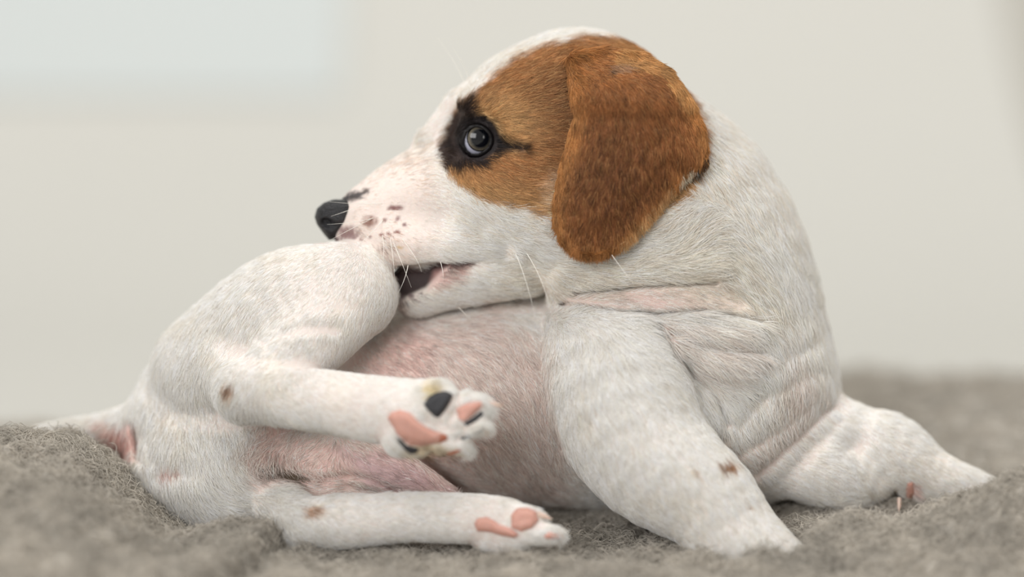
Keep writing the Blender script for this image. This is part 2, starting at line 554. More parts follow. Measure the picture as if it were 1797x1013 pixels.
# brow, cheek bone, lids
EYE = (838, 243, 114); EYE_R = 36.0
GAZE = np.array([0.155, -0.04, 1.0]); GAZE /= np.linalg.norm(GAZE)
OPEN = [(813, 253), (814, 243), (818, 233), (825, 225), (834, 222), (843, 223), (851, 228), (857, 234), (861, 242), (861, 250), (857, 259), (849, 266), (839, 271), (827, 271), (818, 264)]
far = lambda d, x: 2 * (200 - (1015 - x) * 0.12) - d
for sgn in (0, 1):
    D = (lambda d, x: far(d, x)) if sgn else (lambda d, x: d)
    head.ell((862, 203, D(112, 862)), (54, 30, 42), k=35, rot=-25)
    head.ell((875, 295, D(98, 875)), (60, 30, 40), k=40, rot=10)
    head.ell((EYE[0], EYE[1], D(EYE[2], EYE[0])), (42, 42, 42), k=16)
body.merge(head, 9, 60, 1150, 1330)
HEADF = head

# raised hind leg
leg = Field(LO, HI, H)
leg.tube([(388, 660, 185, 122), (495, 565, 130, 118), (560, 525, 105, 98), (610, 507, 95, 82)], k=30)
leg.tube([(620, 520, 85, 72), (530, 610, 25, 66), (432, 690, -15, 44)], k=24)
leg.tube([(395, 640, 120, 60), (420, 680, 20, 42)], k=30)
leg.tube([(428, 687, -20, 46), (540, 700, -50, 53), (650, 717, -85, 58), (735, 728, -105, 60)], k=22)
# its paw
leg.tube([(740, 735, -112, 56), (770, 740, -115, 48)], k=20)
leg.tube([(765, 700, -122, 34), (780, 705, -135, 28)], k=12)
leg.tube([(790, 715, -125, 30), (828, 716, -138, 26), (845, 714, -140, 16)], k=9)
leg.tube([(785, 745, -135, 30), (828, 745, -148, 20), (846, 742, -146, 14)], k=8)
leg.tube([(770, 765, -130, 30), (805, 778, -142, 20), (815, 782, -140, 15)], k=9)
leg.tube([(700, 765, -125, 34), (725, 780, -132, 22)], k=14)
body.merge(leg, 20)
LEGF = leg
# resting hind foot
foot = Field(LO, HI, H)
foot.tube([(470, 862, 60, 50), (525, 918, -20, 41)], k=25)
foot.tube([(528, 920, -20, 42), (605, 915, -40, 48), (720, 908, -60, 43), (840, 912, -75, 44), (880, 915, -80, 40)], k=18)
foot.tube([(880, 908, -90, 32), (922, 912, -105, 24), (935, 912, -105, 18)], k=9)
foot.tube([(890, 930, -100, 30), (950, 936, -115, 20), (968, 938, -115, 15)], k=9)
foot.tube([(860, 935, -80, 36), (900, 955, -95, 24)], k=12)
body.merge(foot, 10)
del foot
# near foreleg
leg = Field(LO, HI, H)
leg.tube([(1070, 560, 150, 118), (1086, 690, 58, 128), (1140, 798, 10, 113), (1240, 880, -25, 88), (1300, 965, -40, 76)], k=30)
leg.tube([(1305, 965, -40, 70), (1370, 985, -70, 46)], k=30)
body.merge(leg, 14, 24, 1000, 1150)
del leg
# far foreleg
leg = Field(LO, HI, H)
leg.tube([(1395, 760, 210, 95), (1495, 792, 195, 82), (1556, 803, 185, 76), (1630, 834, 170, 48), (1710, 858, 160, 32), (1745, 868, 158, 24)], k=30)
leg.tube([(1380, 815, 150, 58), (1470, 832, 145, 62), (1530, 850, 150, 44)], k=30)
body.merge(leg, 20)
del leg

# skin folds, creases, small bumps
body.relief([
    ([(985, 498), (1060, 488), (1150, 474), (1240, 470)], 24, 11, -80, 150),
    ([(1005, 515), (1060, 509), (1130, 502), (1200, 496), (1255, 496)], 6, -19, -80, 150), ([(905, 530), (985, 532)], 8, -5, 0, 170),
    ([(1000, 524), (1100, 524), (1200, 516), (1290, 530)], 18, -6, -80, 180),
    ([(985, 534), (1080, 547), (1150, 552), (1230, 546), (1330, 562)], 5, -17, -80, 180),
    ([(1150, 570), (1175, 610), (1210, 650), (1250, 685), (1275, 740)], 9, -12, -80, 150),
    ([(1180, 585), (1260, 612), (1330, 612)], 8, -8, -60, 150),
    ([(1170, 575), (1240, 585), (1300, 585)], 13, 6, -60, 150),
    ([(1190, 600), (1240, 632), (1300, 650)], 16, 10, -60, 150),
    ([(1300, 650), (1370, 625), (1440, 592)], 18, -2.5, 0, 90), ([(1330, 695), (1400, 655), (1430, 648)], 18, -2, 0, 90),
    ([(1290, 800), (1350, 760), (1430, 700)], 14, -4, 0, 130), ([(1270, 770), (1330, 700)], 16, -4, 0, 130), ([(1330, 830), (1390, 770), (1450, 715)], 12, -8, 60, 190),
    ([(942, 640), (960, 700), (982, 780)], 9, -4, -20, 140),
    ([(470, 602), (500, 584), (540, 574), (585, 574)], 12, -4, -80, 60),
    ([(560, 842), (610, 834), (650, 842), (690, 862)], 6, -8, -30, 140), ([(720, 790), (760, 822), (800, 855)], 8, -10, 0, 160),
    ([(600, 852), (660, 868)], 8, -5, -30, 140),
    ([(236, 742), (240, 775), (242, 805)], 8, -14, 60, 300), ([(252, 760), (264, 800)], 14, -6, 40, 240),
    ([(270, 826), (330, 828)], 20, -5, 20, 200), ([(480, 832)], 24, -3, 0, 160),
    ([(905, 446)], 12, 5, -60, 120), ([(850, 400), (900, 440), (960, 470)], 26, -6, -60, 140),
    ([(1000, 95), (992, 125), (1000, 170)], 7, -16, -60, 140),
    ([(862, 232), (880, 250), (910, 260)], 7, -6, 0, 160), ([(828, 205), (846, 203), (862, 216), (872, 232)], 6, -5, 0, 150), ([(800, 205), (790, 240), (805, 268)], 12, -6, 40, 190),
    ([(1500, 790), (1520, 835), (1560, 890)], 30, -15, 20, 260), ([(1565, 865), (1575, 905)], 8, -10, 20, 260), ([(1590, 866)], 14, -6, 20, 260),
    ([(640, 330), (700, 300), (760, 262)], 20, -4, 60, 140), ([(690, 425), (720, 440)], 26, 4, 20, 140),
    ([(798, 685), (800, 715), (780, 748), (742, 735)], 6, -6, -260, -80), ([(790, 752), (815, 748), (800, 768)], 6, -6, -260, -80), ([(700, 770), (750, 785)], 6, -4, -260, -80),
])
# the blanket under the puppy is pressed flat: nothing reaches down to the floor
sl, (x, y, z) = body.box(LO, HI)
body.a = np.maximum(body.a, (9.0 - (y * math.cos(PITCH) + z * math.sin(PITCH) + BASE_Z / S)).astype(np.float32))
# opening between the lids
for fr in (0, 1):
    c = F(EYE[0], EYE[1], EYE[2] if not fr else far(EYE[2], EYE[0]))
    sl, (x, y, z) = body.box(c - 70, c + 70)
    k_ = 1 - z / DP
    uu = (x / k_ + CX); vv = (CY - y / k_)
    sd = poly_sd(np.broadcast_to(uu, body.a[sl].shape).astype(float), np.broadcast_to(vv, body.a[sl].shape).astype(float), OPEN) - 6
    dep = (c[2] - 6 - z) if not fr else (z - c[2] - 6)
    body.a[sl] = np.maximum(body.a[sl], -np.maximum(sd, dep)).astype(np.float32)

# ------------------------------------------------------------------ coat colours
WHITE = lin(252, 248, 241); CREAM = lin(240, 231, 217); SKIN = lin(228, 202, 194); MAUVE = lin(206, 178, 182)
BROWN = lin(168, 120, 76); GOLD = lin(208, 170, 120); DARKBROWN = lin(116, 76, 48); BLACK = lin(38, 32, 34)
BLUSH = lin(220, 186, 178); REDDISH = lin(230, 182, 172)
PATCH = [(828, 168), (858, 132), (900, 104), (950, 84), (1010, 66), (1060, 58), (1112, 64), (1152, 90), (1205, 150), (1235, 240),
         (1200, 330), (1100, 400), (1010, 396), (955, 378), (905, 366), (850, 346), (805, 322), (780, 300), (764, 270), (775, 235), (800, 190)]
EYEBLACK = [(826, 172), (803, 190), (788, 215), (772, 246), (766, 272), (776, 292), (812, 290), (848, 286), (866, 270), (890, 262),
            (922, 266), (918, 256), (884, 244), (868, 226), (852, 208), (836, 204), (830, 190)]
GROIN = [(470, 735), (560, 765), (690, 800), (760, 830), (800, 862), (760, 875), (640, 862), (560, 866), (470, 872), (420, 850), (420, 790)]
FLANK = [(620, 640), (668, 590), (720, 575), (760, 610), (740, 660), (660, 668)]
BELLY = [(640, 640), (700, 560), (850, 540), (960, 600), (990, 780), (1000, 900), (760, 900), (640, 800)]
THROAT1 = [(975, 516), (1060, 506), (1170, 494), (1255, 492), (1330, 545), (1250, 545), (1130, 545), (1000, 534)]
THROAT2 = [(1140, 560), (1200, 560), (1330, 590), (1340, 640), (1280, 660), (1250, 690), (1200, 650)]
CHEST_PINK_SHADE = [(1190, 560), (1340, 560), (1450, 690), (1400, 760), (1320, 830), (1270, 760)]
UNDERNECK_SHADE = [(860, 470), (1000, 455), (1150, 440), (1300, 420), (1400, 560), (1300, 560), (1150, 505), (985, 525), (850, 530)]
TAILPINK = [(178, 742), (236, 742), (238, 800), (222, 822), (190, 790)]
MUZZLE = [(560, 350), (620, 318), (690, 275), (740, 262), (752, 330), (745, 420), (720, 472), (680, 478), (600, 432)]
MOUTH = [(690, 476), (735, 474), (765, 464), (790, 460), (770, 482), (748, 505), (712, 522), (690, 522)]
SPOTS = [  # u, v, ru, rv, colour, strength
    (692, 365, 15, 6, lin(110, 60, 60), .9), (648, 390, 16, 12, lin(135, 92, 78), .85), (675, 386, 5, 5, lin(120, 75, 72), .8),
    (698, 383, 5, 5, lin(120, 75, 78), .8), (710, 395, 5, 5, lin(110, 70, 75), .8), (698, 408, 7, 4, lin(130, 75, 65), .85),
    (682, 411, 5, 4, lin(130, 75, 65), .8), (669, 412, 5, 4, lin(130, 75, 65), .8), (634, 421, 5, 4, lin(130, 90, 85), .7),
    (650, 416, 4, 3, lin(130, 90, 85), .7), (684, 432, 5, 3, lin(125, 90, 70), .7), (672, 437, 4, 4, lin(125, 90, 75), .6), (702, 434, 8, 4, lin(200, 165, 110), .6),
    (610, 410, 24, 17, lin(132, 102, 102), .9), (642, 336, 9, 7, lin(80, 70, 68), .9), (622, 343, 20, 10, lin(62, 58, 60), .95), (600, 350, 24, 8, lin(60, 58, 60), .95),
    (703, 524, 10, 8, lin(90, 75, 78), .8), (722, 520, 7, 5, lin(95, 75, 80), .8), (738, 516, 5, 4, lin(95, 75, 80), .8), (700, 540, 9, 6, lin(140, 120, 118), .6),
    (403, 679, 13, 15, lin(168, 132, 104), .9), (541, 895, 19, 9, lin(176, 138, 108), .9),
    (1270, 812, 18, 10, lin(150, 100, 50), .95), (1216, 821, 8, 5, lin(190, 155, 115), .8), (1311, 885, 7, 4, lin(160, 125, 90), .85),
    (476, 828, 42, 15, lin(92, 76, 58), .95), (508, 834, 20, 14, lin(100, 84, 62), .85), (295, 822, 26, 14, lin(214, 165, 160), .7), (1558, 888, 13, 11, lin(70, 60, 54), .9), (1588, 888, 8, 9, lin(60, 52, 48), .9), (1600, 856, 12, 20, lin(226, 190, 184), .7),  # both dark spots by the dewclaw paint in the shade of its cavity
    (750, 688, 22, 20, lin(205, 185, 140), .8), (745, 790, 60, 14, lin(196, 178, 146), .8)]

def on_head(P):
    h = samp(HEADF, P)
    return (h < 10) & (h < samp(LEGF, P))

def coat(P, skin=False):
    u, v, d = to_px(P)
    oh = on_head(P)
    n1 = vnoise(P, 14, 1); n2 = vnoise(P, 60, 2); n3 = vnoise(P, 5, 5)
    c = np.tile((SKIN * 0.4 + WHITE * 0.6) * 0.78 if skin else WHITE, (len(P), 1))
    def blend(col_, w):
        nonlocal c
        w = np.clip(w, 0, 1)[:, None]
        c = c * (1 - w) + col_ * w
    def area(poly, soft=16, nz=8):
        sd = poly_sd(u, v, poly) + n1 * nz
        return 1 - sstep(-soft, soft, sd)
    blend(CREAM, 0.3 * sstep(0.0, 0.9, n2))
    k = 1.0 if skin else 0.35
    deep = sstep(-12, 14, d)
    blend(SKIN * 0.95, (0.85 if skin else 0.55) * area(BELLY, 40) * deep)
    blend(BLUSH * 0.95, (0.9 if skin else 0.45) * area(GROIN, 30) * deep)
    blend(MAUVE, (0.75 if skin else 0.45) * area([(600, 790), (700, 800), (800, 862), (700, 868), (640, 850)], 24) * deep)
    blend(BLUSH, (0.85 if skin else 0.45) * area(FLANK, 25) * deep)
    blend(BLUSH * 0.85, (0.75 if skin else 0.32) * area(THROAT1, 16, 5))
    blend(SKIN * 0.93, (0.6 if skin else 0.4) * area(CHEST_PINK_SHADE, 40) * sstep(20, 60, d))  # thin-haired pink chest skin, with its warm shade tinted in as well
    blend(CREAM, 0.6 * area(UNDERNECK_SHADE, 30))  # warm shade below the neck, put into the coat colour
    blend(BLUSH, (0.55 if skin else 0.2) * area(THROAT2, 18))
    blend(REDDISH, 0.85 * area(TAILPINK, 14))
    hd = (d < 330)
    mz = area(MUZZLE, 26)
    blend(lin(230, 216, 208), (0.95 if skin else 0.8) * mz * oh)
    pt = (1 - sstep(-7, 7, poly_sd(u, v, PATCH) + n1 * 6 + n3 * 3)) * (v < 420)
    brown = BROWN * (1 + 0.18 * n2[:, None]) * (1 + 0.12 * n1[:, None])
    w = np.clip(pt, 0, 1)[:, None]
    c = c * (1 - w) + brown * w
    g = pt * (1 - sstep(10, 75, np.hypot((u - 880) / 1.4, v - 215)))
    blend(GOLD, 0.75 * g)
    blend(GOLD, 0.7 * pt * (1 - sstep(-70, 0, -poly_sd(u, v, PATCH) - 70)) * sstep(260, 330, v))
    blend(DARKBROWN, 0.55 * pt * (1 - sstep(0, 80, np.hypot(u - 960, (v - 190) / 1.2))))
    blend(lin(205, 155, 95), 0.7 * pt * sstep(40, 0, np.abs(v - (85 + (u - 1050) * 0.25))) * sstep(1040, 1090, u))
    blend(lin(238, 220, 194), 0.55 * pt * (1 - sstep(15, 50, np.hypot((u - 968), (v - 345) / 1.3))))
    blend(BLACK, 0.96 * (1 - sstep(-6, 8, poly_sd(u, v, EYEBLACK) + n1 * 4)) * (d < 240))
    blend(BLACK * 0.6, 0.95 * (1 - sstep(34, 46, np.hypot(u - EYE[0], v - EYE[1]))) * (d < 140))
    # dark rim of the lips, and shade of the mouth hollow painted near black
    head_only = oh
    blend(lin(78, 56, 56), 0.9 * (1 - sstep(2, 7, line_d(u, v, [(584, 419), (622, 437), (664, 462), (694, 474), (735, 475), (770, 465), (815, 462)]))) * head_only * (u > 575))
    blend(lin(40, 24, 26), 0.97 * (1 - sstep(-5, 4, poly_sd(u, v, MOUTH))) * oh)
    blend(lin(225, 175, 168), 0.5 * (1 - sstep(-8, 8, poly_sd(u, v, [(762, 476), (800, 464), (822, 466), (800, 492), (752, 510)]))) * head_only)
    for su, sv, ru, rv, sc, st in SPOTS:
        e = np.hypot((u - su) / ru, (v - sv) / rv) + n3 * 0.3
        blend(sc, st * (1 - sstep(0.35, 1.2, e)) * (d < 220) * (oh if (su < 760 and su > 575 and sv < 560) else 1))
    c = c * (1 + 0.05 * n3[:, None])
    return c

body_obj, BV, BQ = field_obj('body', body, 'puppy_skin', puppy, tint_fn=lambda V: coat(V, True))

# bare places
PADS_RAISED = {
    'black toe pad': ('pad_black', 7, [(743, 710), (750, 698), (764, 689), (780, 686), (796, 689), (792, 704), (782, 720), (770, 734), (762, 732), (750, 720)]),
    'pink main pad': ('pad_pink', 9, [(679, 734), (686, 724), (702, 719), (718, 724), (734, 740), (750, 750), (762, 756), (776, 761), (772, 777), (742, 784), (718, 782), (698, 766), (690, 750)]),
    'brown end of the main pad': ('pad_tan', 6, [(772, 760), (785, 764), (785, 773), (768, 780)]),
    'black edge of the main pad': ('pad_black', 6, [(694, 764), (702, 770), (714, 782), (730, 786), (737, 788), (730, 796), (720, 798), (710, 790), (698, 776)]),
    'pink toe pad': ('pad_pink', 7, [(800, 718), (820, 706), (846, 703), (848, 712), (830, 730), (814, 742), (804, 736)]),
    'black side of the toe pad': ('pad_black', 5, [(813, 743), (830, 732), (846, 721), (849, 728), (834, 741), (818, 749)]),
    'black toe pad below': ('pad_black', 5, [(806, 769), (826, 762), (848, 750), (851, 757), (830, 769), (812, 774)]),
    'tan toe pad': ('pad_tan', 5, [(782, 796), (806, 788), (814, 790), (800, 798), (786, 801)])}
PADS_LOWER = {
    'pink main pad': ('pad_pink', 7, [(832, 920), (837, 910), (854, 907), (867, 913), (877, 921), (894, 926), (911, 938), (904, 945), (884, 942), (861, 935), (837, 933)]),
    'pink toe pad': ('pad_pink', 8, [(897, 903), (907, 892), (927, 890), (941, 897), (946, 913), (934, 927), (914, 934), (897, 927)]),
    'pink outer toe pad': ('pad_pink', 6, [(952, 942), (964, 932), (981, 936), (988, 946), (961, 948)])}

def density(C, N):
    u, v, d = to_px(C)
    w = np.where(N[:, 2] < -0.25, 0.3, 1.0)
    front = d < 330
    w = w * np.where((u > 760) & (v < 400), 1.35, 1.0)
    w = w * (1 - 0.55 * (poly_sd(u, v, GROIN) < 0) * (d > 0))
    w = w * (1 - 0.35 * (poly_sd(u, v, BELLY) < 0) * (d > 0))
    w = w * np.where(d < -20, 1.25, 1.0)
    w = w * (1 - 0.35 * (poly_sd(u, v, THROAT1) < 0))
    w = w * (1 - 0.3 * (poly_sd(u, v, TAILPINK) < 0))
    w = np.where((poly_sd(u, v, OPEN) < 9) & (d < 330), 0, w)
    w = np.where((poly_sd(u, v, MOUTH) < 1) & on_head(C), 0, w)
    w = np.where((u < 628) & (v < 428) & (v > 300) & (d > 60) & (u + (v - 380) * 0.55 < 612), 0, w)
    for _, _, p in PADS_RAISED.values():
        w = np.where((poly_sd(u, v, p) < -1) & (d < -60), 0, w)
    for _, _, p in PADS_LOWER.values():
        w = np.where((poly_sd(u, v, p) < -1) & (d < 0), 0, w)
    return w

GUIDES = [  # u, v, du, dv, dz
    (590, 350, 1, -.3, 0), (650, 330, 1, -.35, 0), (720, 290, 1, -.35, 0), (770, 230, .7, -.7, 0), (820, 150, .75, -.65, 0), (900, 90, 1, -.35, 0), (1000, 60, 1, 0, 0),
    (1090, 70, 1, .4, 0), (1150, 110, .8, .6, 0), (640, 400, 1, .25, 0), (690, 440, .9, .6, 0), (720, 390, 1, .25, 0), (760, 440, 1, .35, 0), (780, 340, 1, .3, 0),
    (870, 200, .7, -.4, 0), (880, 220, .55, .45, 0), (900, 170, .8, -.35, 0), (870, 300, .75, .5, 0), (800, 290, .15, 1, 0), (930, 300, 1, .12, 0), (930, 240, 1, .0, 0), (960, 170, 1, -.1, 0),
    (850, 400, 1, .25, 0), (950, 400, 1, .2, 0), (900, 460, 1, .15, 0), (800, 520, 1, -.1, 0), (740, 530, .9, .3, 0), (1000, 480, 1, -.05, 0), (960, 500, 1, 0, 0),
    (1100, 470, 1, -.25, 0), (1200, 420, .7, -.7, 0), (1250, 300, .5, .8, 0), (1330, 350, .4, .9, 0), (1300, 470, .6, .6, 0), (1400, 500, .25, 1, 0), (1430, 620, .1, 1, 0),
    (1150, 520, 1, .1, 0), (1250, 560, 1, .3, 0), (1200, 610, 1, .45, 0), (1300, 650, .8, .5, 0), (1330, 720, .3, 1, 0), (1400, 700, -.2, 1, 0),
    (1050, 620, .15, 1, 0), (1100, 750, .35, 1, 0), (1200, 850, .6, .9, 0), (1290, 930, .5, 1, 0), (990, 700, .1, 1, 0),
    (900, 600, .35, .9, 0), (800, 650, .7, .7, 0), (700, 600, .8, .5, 0), (850, 780, .25, 1, 0), (930, 850, .2, 1, 0),
    (570, 430, -.8, .3, 0), (610, 450, -.55, .8, 0), (645, 480, -.3, 1, 0), (670, 530, -.4, 1, 0), (600, 510, -.6, .8, 0), (540, 460, -.7, .5, 0), (450, 500, -.6, .7, 0), (370, 560, -.4, .9, 0), (300, 650, -.3, 1, 0), (270, 740, 0, 1, 0),
    (550, 560, -.5, .7, 0), (480, 640, -.6, .5, 0), (420, 690, -.3, .6, 0), (500, 700, 1, .15, 0), (600, 710, 1, .15, 0), (720, 720, 1, .2, 0), (820, 740, 1, .2, 0),
    (330, 780, .3, .9, 0), (400, 760, .25, .95, 0), (460, 780, -.5, .8, 0), (450, 850, .9, .15, 0), (380, 880, .8, .2, 0), (300, 870, .3, .9, 0), (560, 790, -.9, .5, 0), (550, 850, .95, -.2, 0), (650, 800, .8, .5, 0),
    (530, 920, .3, .4, 0), (650, 910, 1, .05, 0), (800, 910, 1, .1, 0), (930, 915, 1, .2, 0), (150, 740, -1, .1, 0),
    (1450, 770, .8, .4, 0), (1560, 780, .8, .6, 0), (1660, 830, .9, .5, 0), (1420, 840, .9, .3, 0)]

def hair_len(u, v, d):
    L = np.full(len(u), 26.0)
    def near(cu, cv, r, val):
        nonlocal L
        w = np.exp(-((u - cu) ** 2 + (v - cv) ** 2) / (r * r))
        L = L * (1 - w) + val * w
    for g in [(620, 380, 90, 6), (690, 375, 80, 6), (700, 430, 60, 9), (740, 520, 60, 20), (820, 240, 75, 13), (780, 200, 60, 14), (900, 250, 80, 22), (900, 400, 90, 30),
              (1050, 80, 120, 26), (1200, 450, 150, 44), (1380, 450, 150, 36), (1250, 620, 110, 60), (1380, 700, 90, 36), (840, 650, 120, 34), (900, 800, 120, 34),
              (570, 480, 130, 16), (430, 690, 90, 15), (600, 710, 120, 13), (770, 740, 90, 15), (620, 910, 120, 18), (850, 920, 80, 12), (450, 820, 90, 36), (330, 760, 100, 32),
              (370, 890, 80, 40), (1150, 780, 140, 22), (1280, 900, 90, 22), (1550, 800, 140, 22)]:
        near(*g)
    th = poly_sd(u, v, THROAT1)
    L = np.where(th < 4, 22, L)
    ln = line_d(u, v, [(840, 538), (985, 534)])
    L = np.where((ln < 14) & (d > 0), 12, L)
    return L

NH = int(580000 * FUR)
RP = sample_surface(BV, BQ, NH, density)
RN = grad(body, RP)
u_, v_, d_ = to_px(RP)
fl = flow_at(u_, v_, GUIDES)
Lh = hair_len(u_, v_, d_)
tint = coat(RP)
br = np.clip((tint[:, 0] - tint[:, 2]) * 4, 0, 1)
tint = tint * np.exp(rng.normal(0, 1, NH) * (0.05 + 0.22 * br) + vnoise(RP, 7, 41) * (0.03 + 0.2 * br))[:, None]
lt = (rng.random(NH) < 0.22) * br * (v_ < 420)
tint = tint * (1 - 0.55 * lt[:, None]) + lin(214, 172, 118) * 0.55 * lt[:, None]
PW, RW, TW = make_hair(RP, RN, fl, Lh, np.clip(0.2 + (Lh - 18) * 0.008, 0.2, 0.32), np.clip(tint, 0.005, 0.92), 0.50)
curves_obj('fur', PW, RW, TW, 'puppy_coat', body_obj, kind='stuff')

# ------------------------------------------------------------------ ears
EAR = [(995, 92), (1001, 145), (1004, 172), (1008, 200), (994, 255), (982, 301), (973, 347), (971, 380), (979, 411), (998, 434), (1021, 445), (1052, 445),
       (1086, 432), (1113, 412), (1148, 374), (1180, 337), (1207, 305), (1230, 296), (1242, 275), (1240, 247), (1232, 212), (1215, 174), (1192, 142), (1168, 114), (1120, 88), (1050, 80)]
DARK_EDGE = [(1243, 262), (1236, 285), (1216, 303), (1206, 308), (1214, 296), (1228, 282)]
def make_ear(flip):
    fe = Field((40, 40, -130) if not flip else (40, 40, -440), (390, 460, 90) if not flip else (390, 460, -230), 3.0)
    sl = tuple(slice(None) for _ in range(3))
    X, Y, Z = np.meshgrid(*fe.ax, indexing='ij')
    u = X + CX; v = CY - Y
    d = -Z if not flip else 2 * 205 - (-Z) - 0 * Z
    sd = poly_sd(u[:, :, 0], v[:, :, 0], EAR)[:, :, None]
    inner = np.clip(-sd, 0, 60) / 60.0
    # sheet: leaves the skull at the top, swells outwards, hangs clear at the bottom and rolls under at its rear corner
    top = 1 - sstep(80, 190, v)
    D = -9 - 20 * np.sin(np.clip((v - 90) / 360, 0, 1) * math.pi) * np.sqrt(inner + 0.05)
    D = D + top * 52
    D = D + 26 * sstep(1120, 1240, u) * (1 - top)
    D = D + 10 * sstep(1040, 975, u)
    D = D + 4 * np.sin((u - 1000) / 38.0 + v / 90.0)
    t = 9.0
    w = np.abs(d - D) - t
    r = 9.0
    a = np.maximum(sd + r, 0); b = np.maximum(w + r * 0.6, 0)
    f = np.sqrt(a * a + b * b) + np.minimum(np.maximum(sd + r, w + r * 0.6), 0) - r * 0.8
    fe.a[sl] = f.astype(np.float32)
    return fe

def ear_tint(P, skin=False):
    u = P[:, 0] + CX; v = CY - P[:, 1]
    n1 = vnoise(P, 16, 11); n2 = vnoise(P, 60, 12); n3 = vnoise(P * np.array([1, 0.4, 1]), 6, 13)
    sd = poly_sd(u, v, EAR)
    c = np.tile(lin(152, 100, 60), (len(P), 1))
    def blend(col_, w):
        nonlocal c
        w = np.clip(w, 0, 1)[:, None]; c = c * (1 - w) + col_ * w
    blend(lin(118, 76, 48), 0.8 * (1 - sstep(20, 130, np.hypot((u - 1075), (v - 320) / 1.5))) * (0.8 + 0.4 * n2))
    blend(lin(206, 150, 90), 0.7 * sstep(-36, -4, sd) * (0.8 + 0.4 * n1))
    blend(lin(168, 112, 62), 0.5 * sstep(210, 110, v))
    blend(lin(214, 184, 140), 0.8 * sstep(-20, -6, sd) * (v > 320) * (u > 1085))
    blend(lin(205, 160, 104), 0.7 * (np.abs(line_d(u, v, [(1080, 100), (1150, 112), (1205, 165)])) < 16))
    blend(lin(236, 226, 206), 0.85 * (poly_sd(u, v, [(1196, 316), (1192, 303), (1215, 284), (1230, 284), (1208, 305)]) < 3))
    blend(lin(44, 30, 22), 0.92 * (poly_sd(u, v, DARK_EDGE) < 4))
    blend(lin(160, 130, 105), 0.6 * (np.hypot((u - 1078) / 22, (v - 118) / 9) < 1))
    return c * (1 + 0.10 * n3[:, None]) * (1 + 0.08 * n1[:, None])

EAR_GUIDES = [(1010, 110, .4, .5, 0), (1060, 95, 1, .25, 0), (1130, 110, 1, .5, 0), (1050, 160, .15, 1, 0), (1100, 170, .25, 1, 0), (1170, 180, .5, 1, 0), (1210, 230, .4, 1, 0),
              (1040, 260, -.15, 1, 0), (1100, 260, 0, 1, 0), (1160, 270, .15, 1, 0), (1215, 280, .2, 1, 0), (1010, 300, -.3, 1, 0), (990, 380, -.2, 1, 0), (1040, 420, .0, 1, 0),
              (1090, 390, .2, 1, 0), (1140, 340, .3, 1, 0), (1180, 310, .3, 1, 0)]
for flip in (False, True):
    fe = make_ear(flip)
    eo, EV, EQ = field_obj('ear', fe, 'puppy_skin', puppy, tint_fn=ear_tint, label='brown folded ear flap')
    n = int((110000 if not flip else 20000) * FUR)
    dn = (lambda C, N: np.where(N[:, 2] > -0.2, 1.0, 0.15)) if not flip else (lambda C, N: np.where(N[:, 2] < 0.2, 1.0, 0.15))
    P = sample_surface(EV, EQ, n, dn); N = grad(fe, P)
    u = P[:, 0] + CX; v = CY - P[:, 1]
    fl = flow_at(u, v, EAR_GUIDES)
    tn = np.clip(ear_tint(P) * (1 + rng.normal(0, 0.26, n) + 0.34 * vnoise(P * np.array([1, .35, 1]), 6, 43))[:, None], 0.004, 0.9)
    lt = (rng.random(n) < 0.18)[:, None] * 0.5
    tn = tn * (1 - lt) + lin(196, 146, 92) * lt
    W, R, T = make_hair(P, N, fl, np.full(n, 25.0), np.full(n, 0.30), tn, 0.66, wild=0.14)
    curves_obj('fur', W, R, T, 'puppy_coat', eo, kind='stuff')

# ------------------------------------------------------------------ eyes
def basis(n):
    n = np.array(n, float); n /= np.linalg.norm(n)
    ex = np.cross([0, 1, 0], n); ex /= np.linalg.norm(ex)
    return ex, np.cross(n, ex), n

def cap(center, radius, axis, a0, a1, rings, seg=48, lift=0.0):
    ex, ey, n = basis(axis)
    V = []; Q = []
    for i in range(rings + 1):
        a = a0 + (a1 - a0) * i / rings
        for j in range(seg):
            p = 2 * math.pi * j / seg
            V.append(center + radius * (math.sin(a) * (math.cos(p) * ex + math.sin(p) * ey) + math.cos(a) * n) + n * lift * math.cos(a / max(a1, 1e-6) * math.pi / 2))
    for i in range(rings):
        for j in range(seg):
            Q.append((i * seg + j, (i + 1) * seg + j, (i + 1) * seg + (j + 1) % seg, i * seg + (j + 1) % seg))
    return np.array(V), np.array(Q)

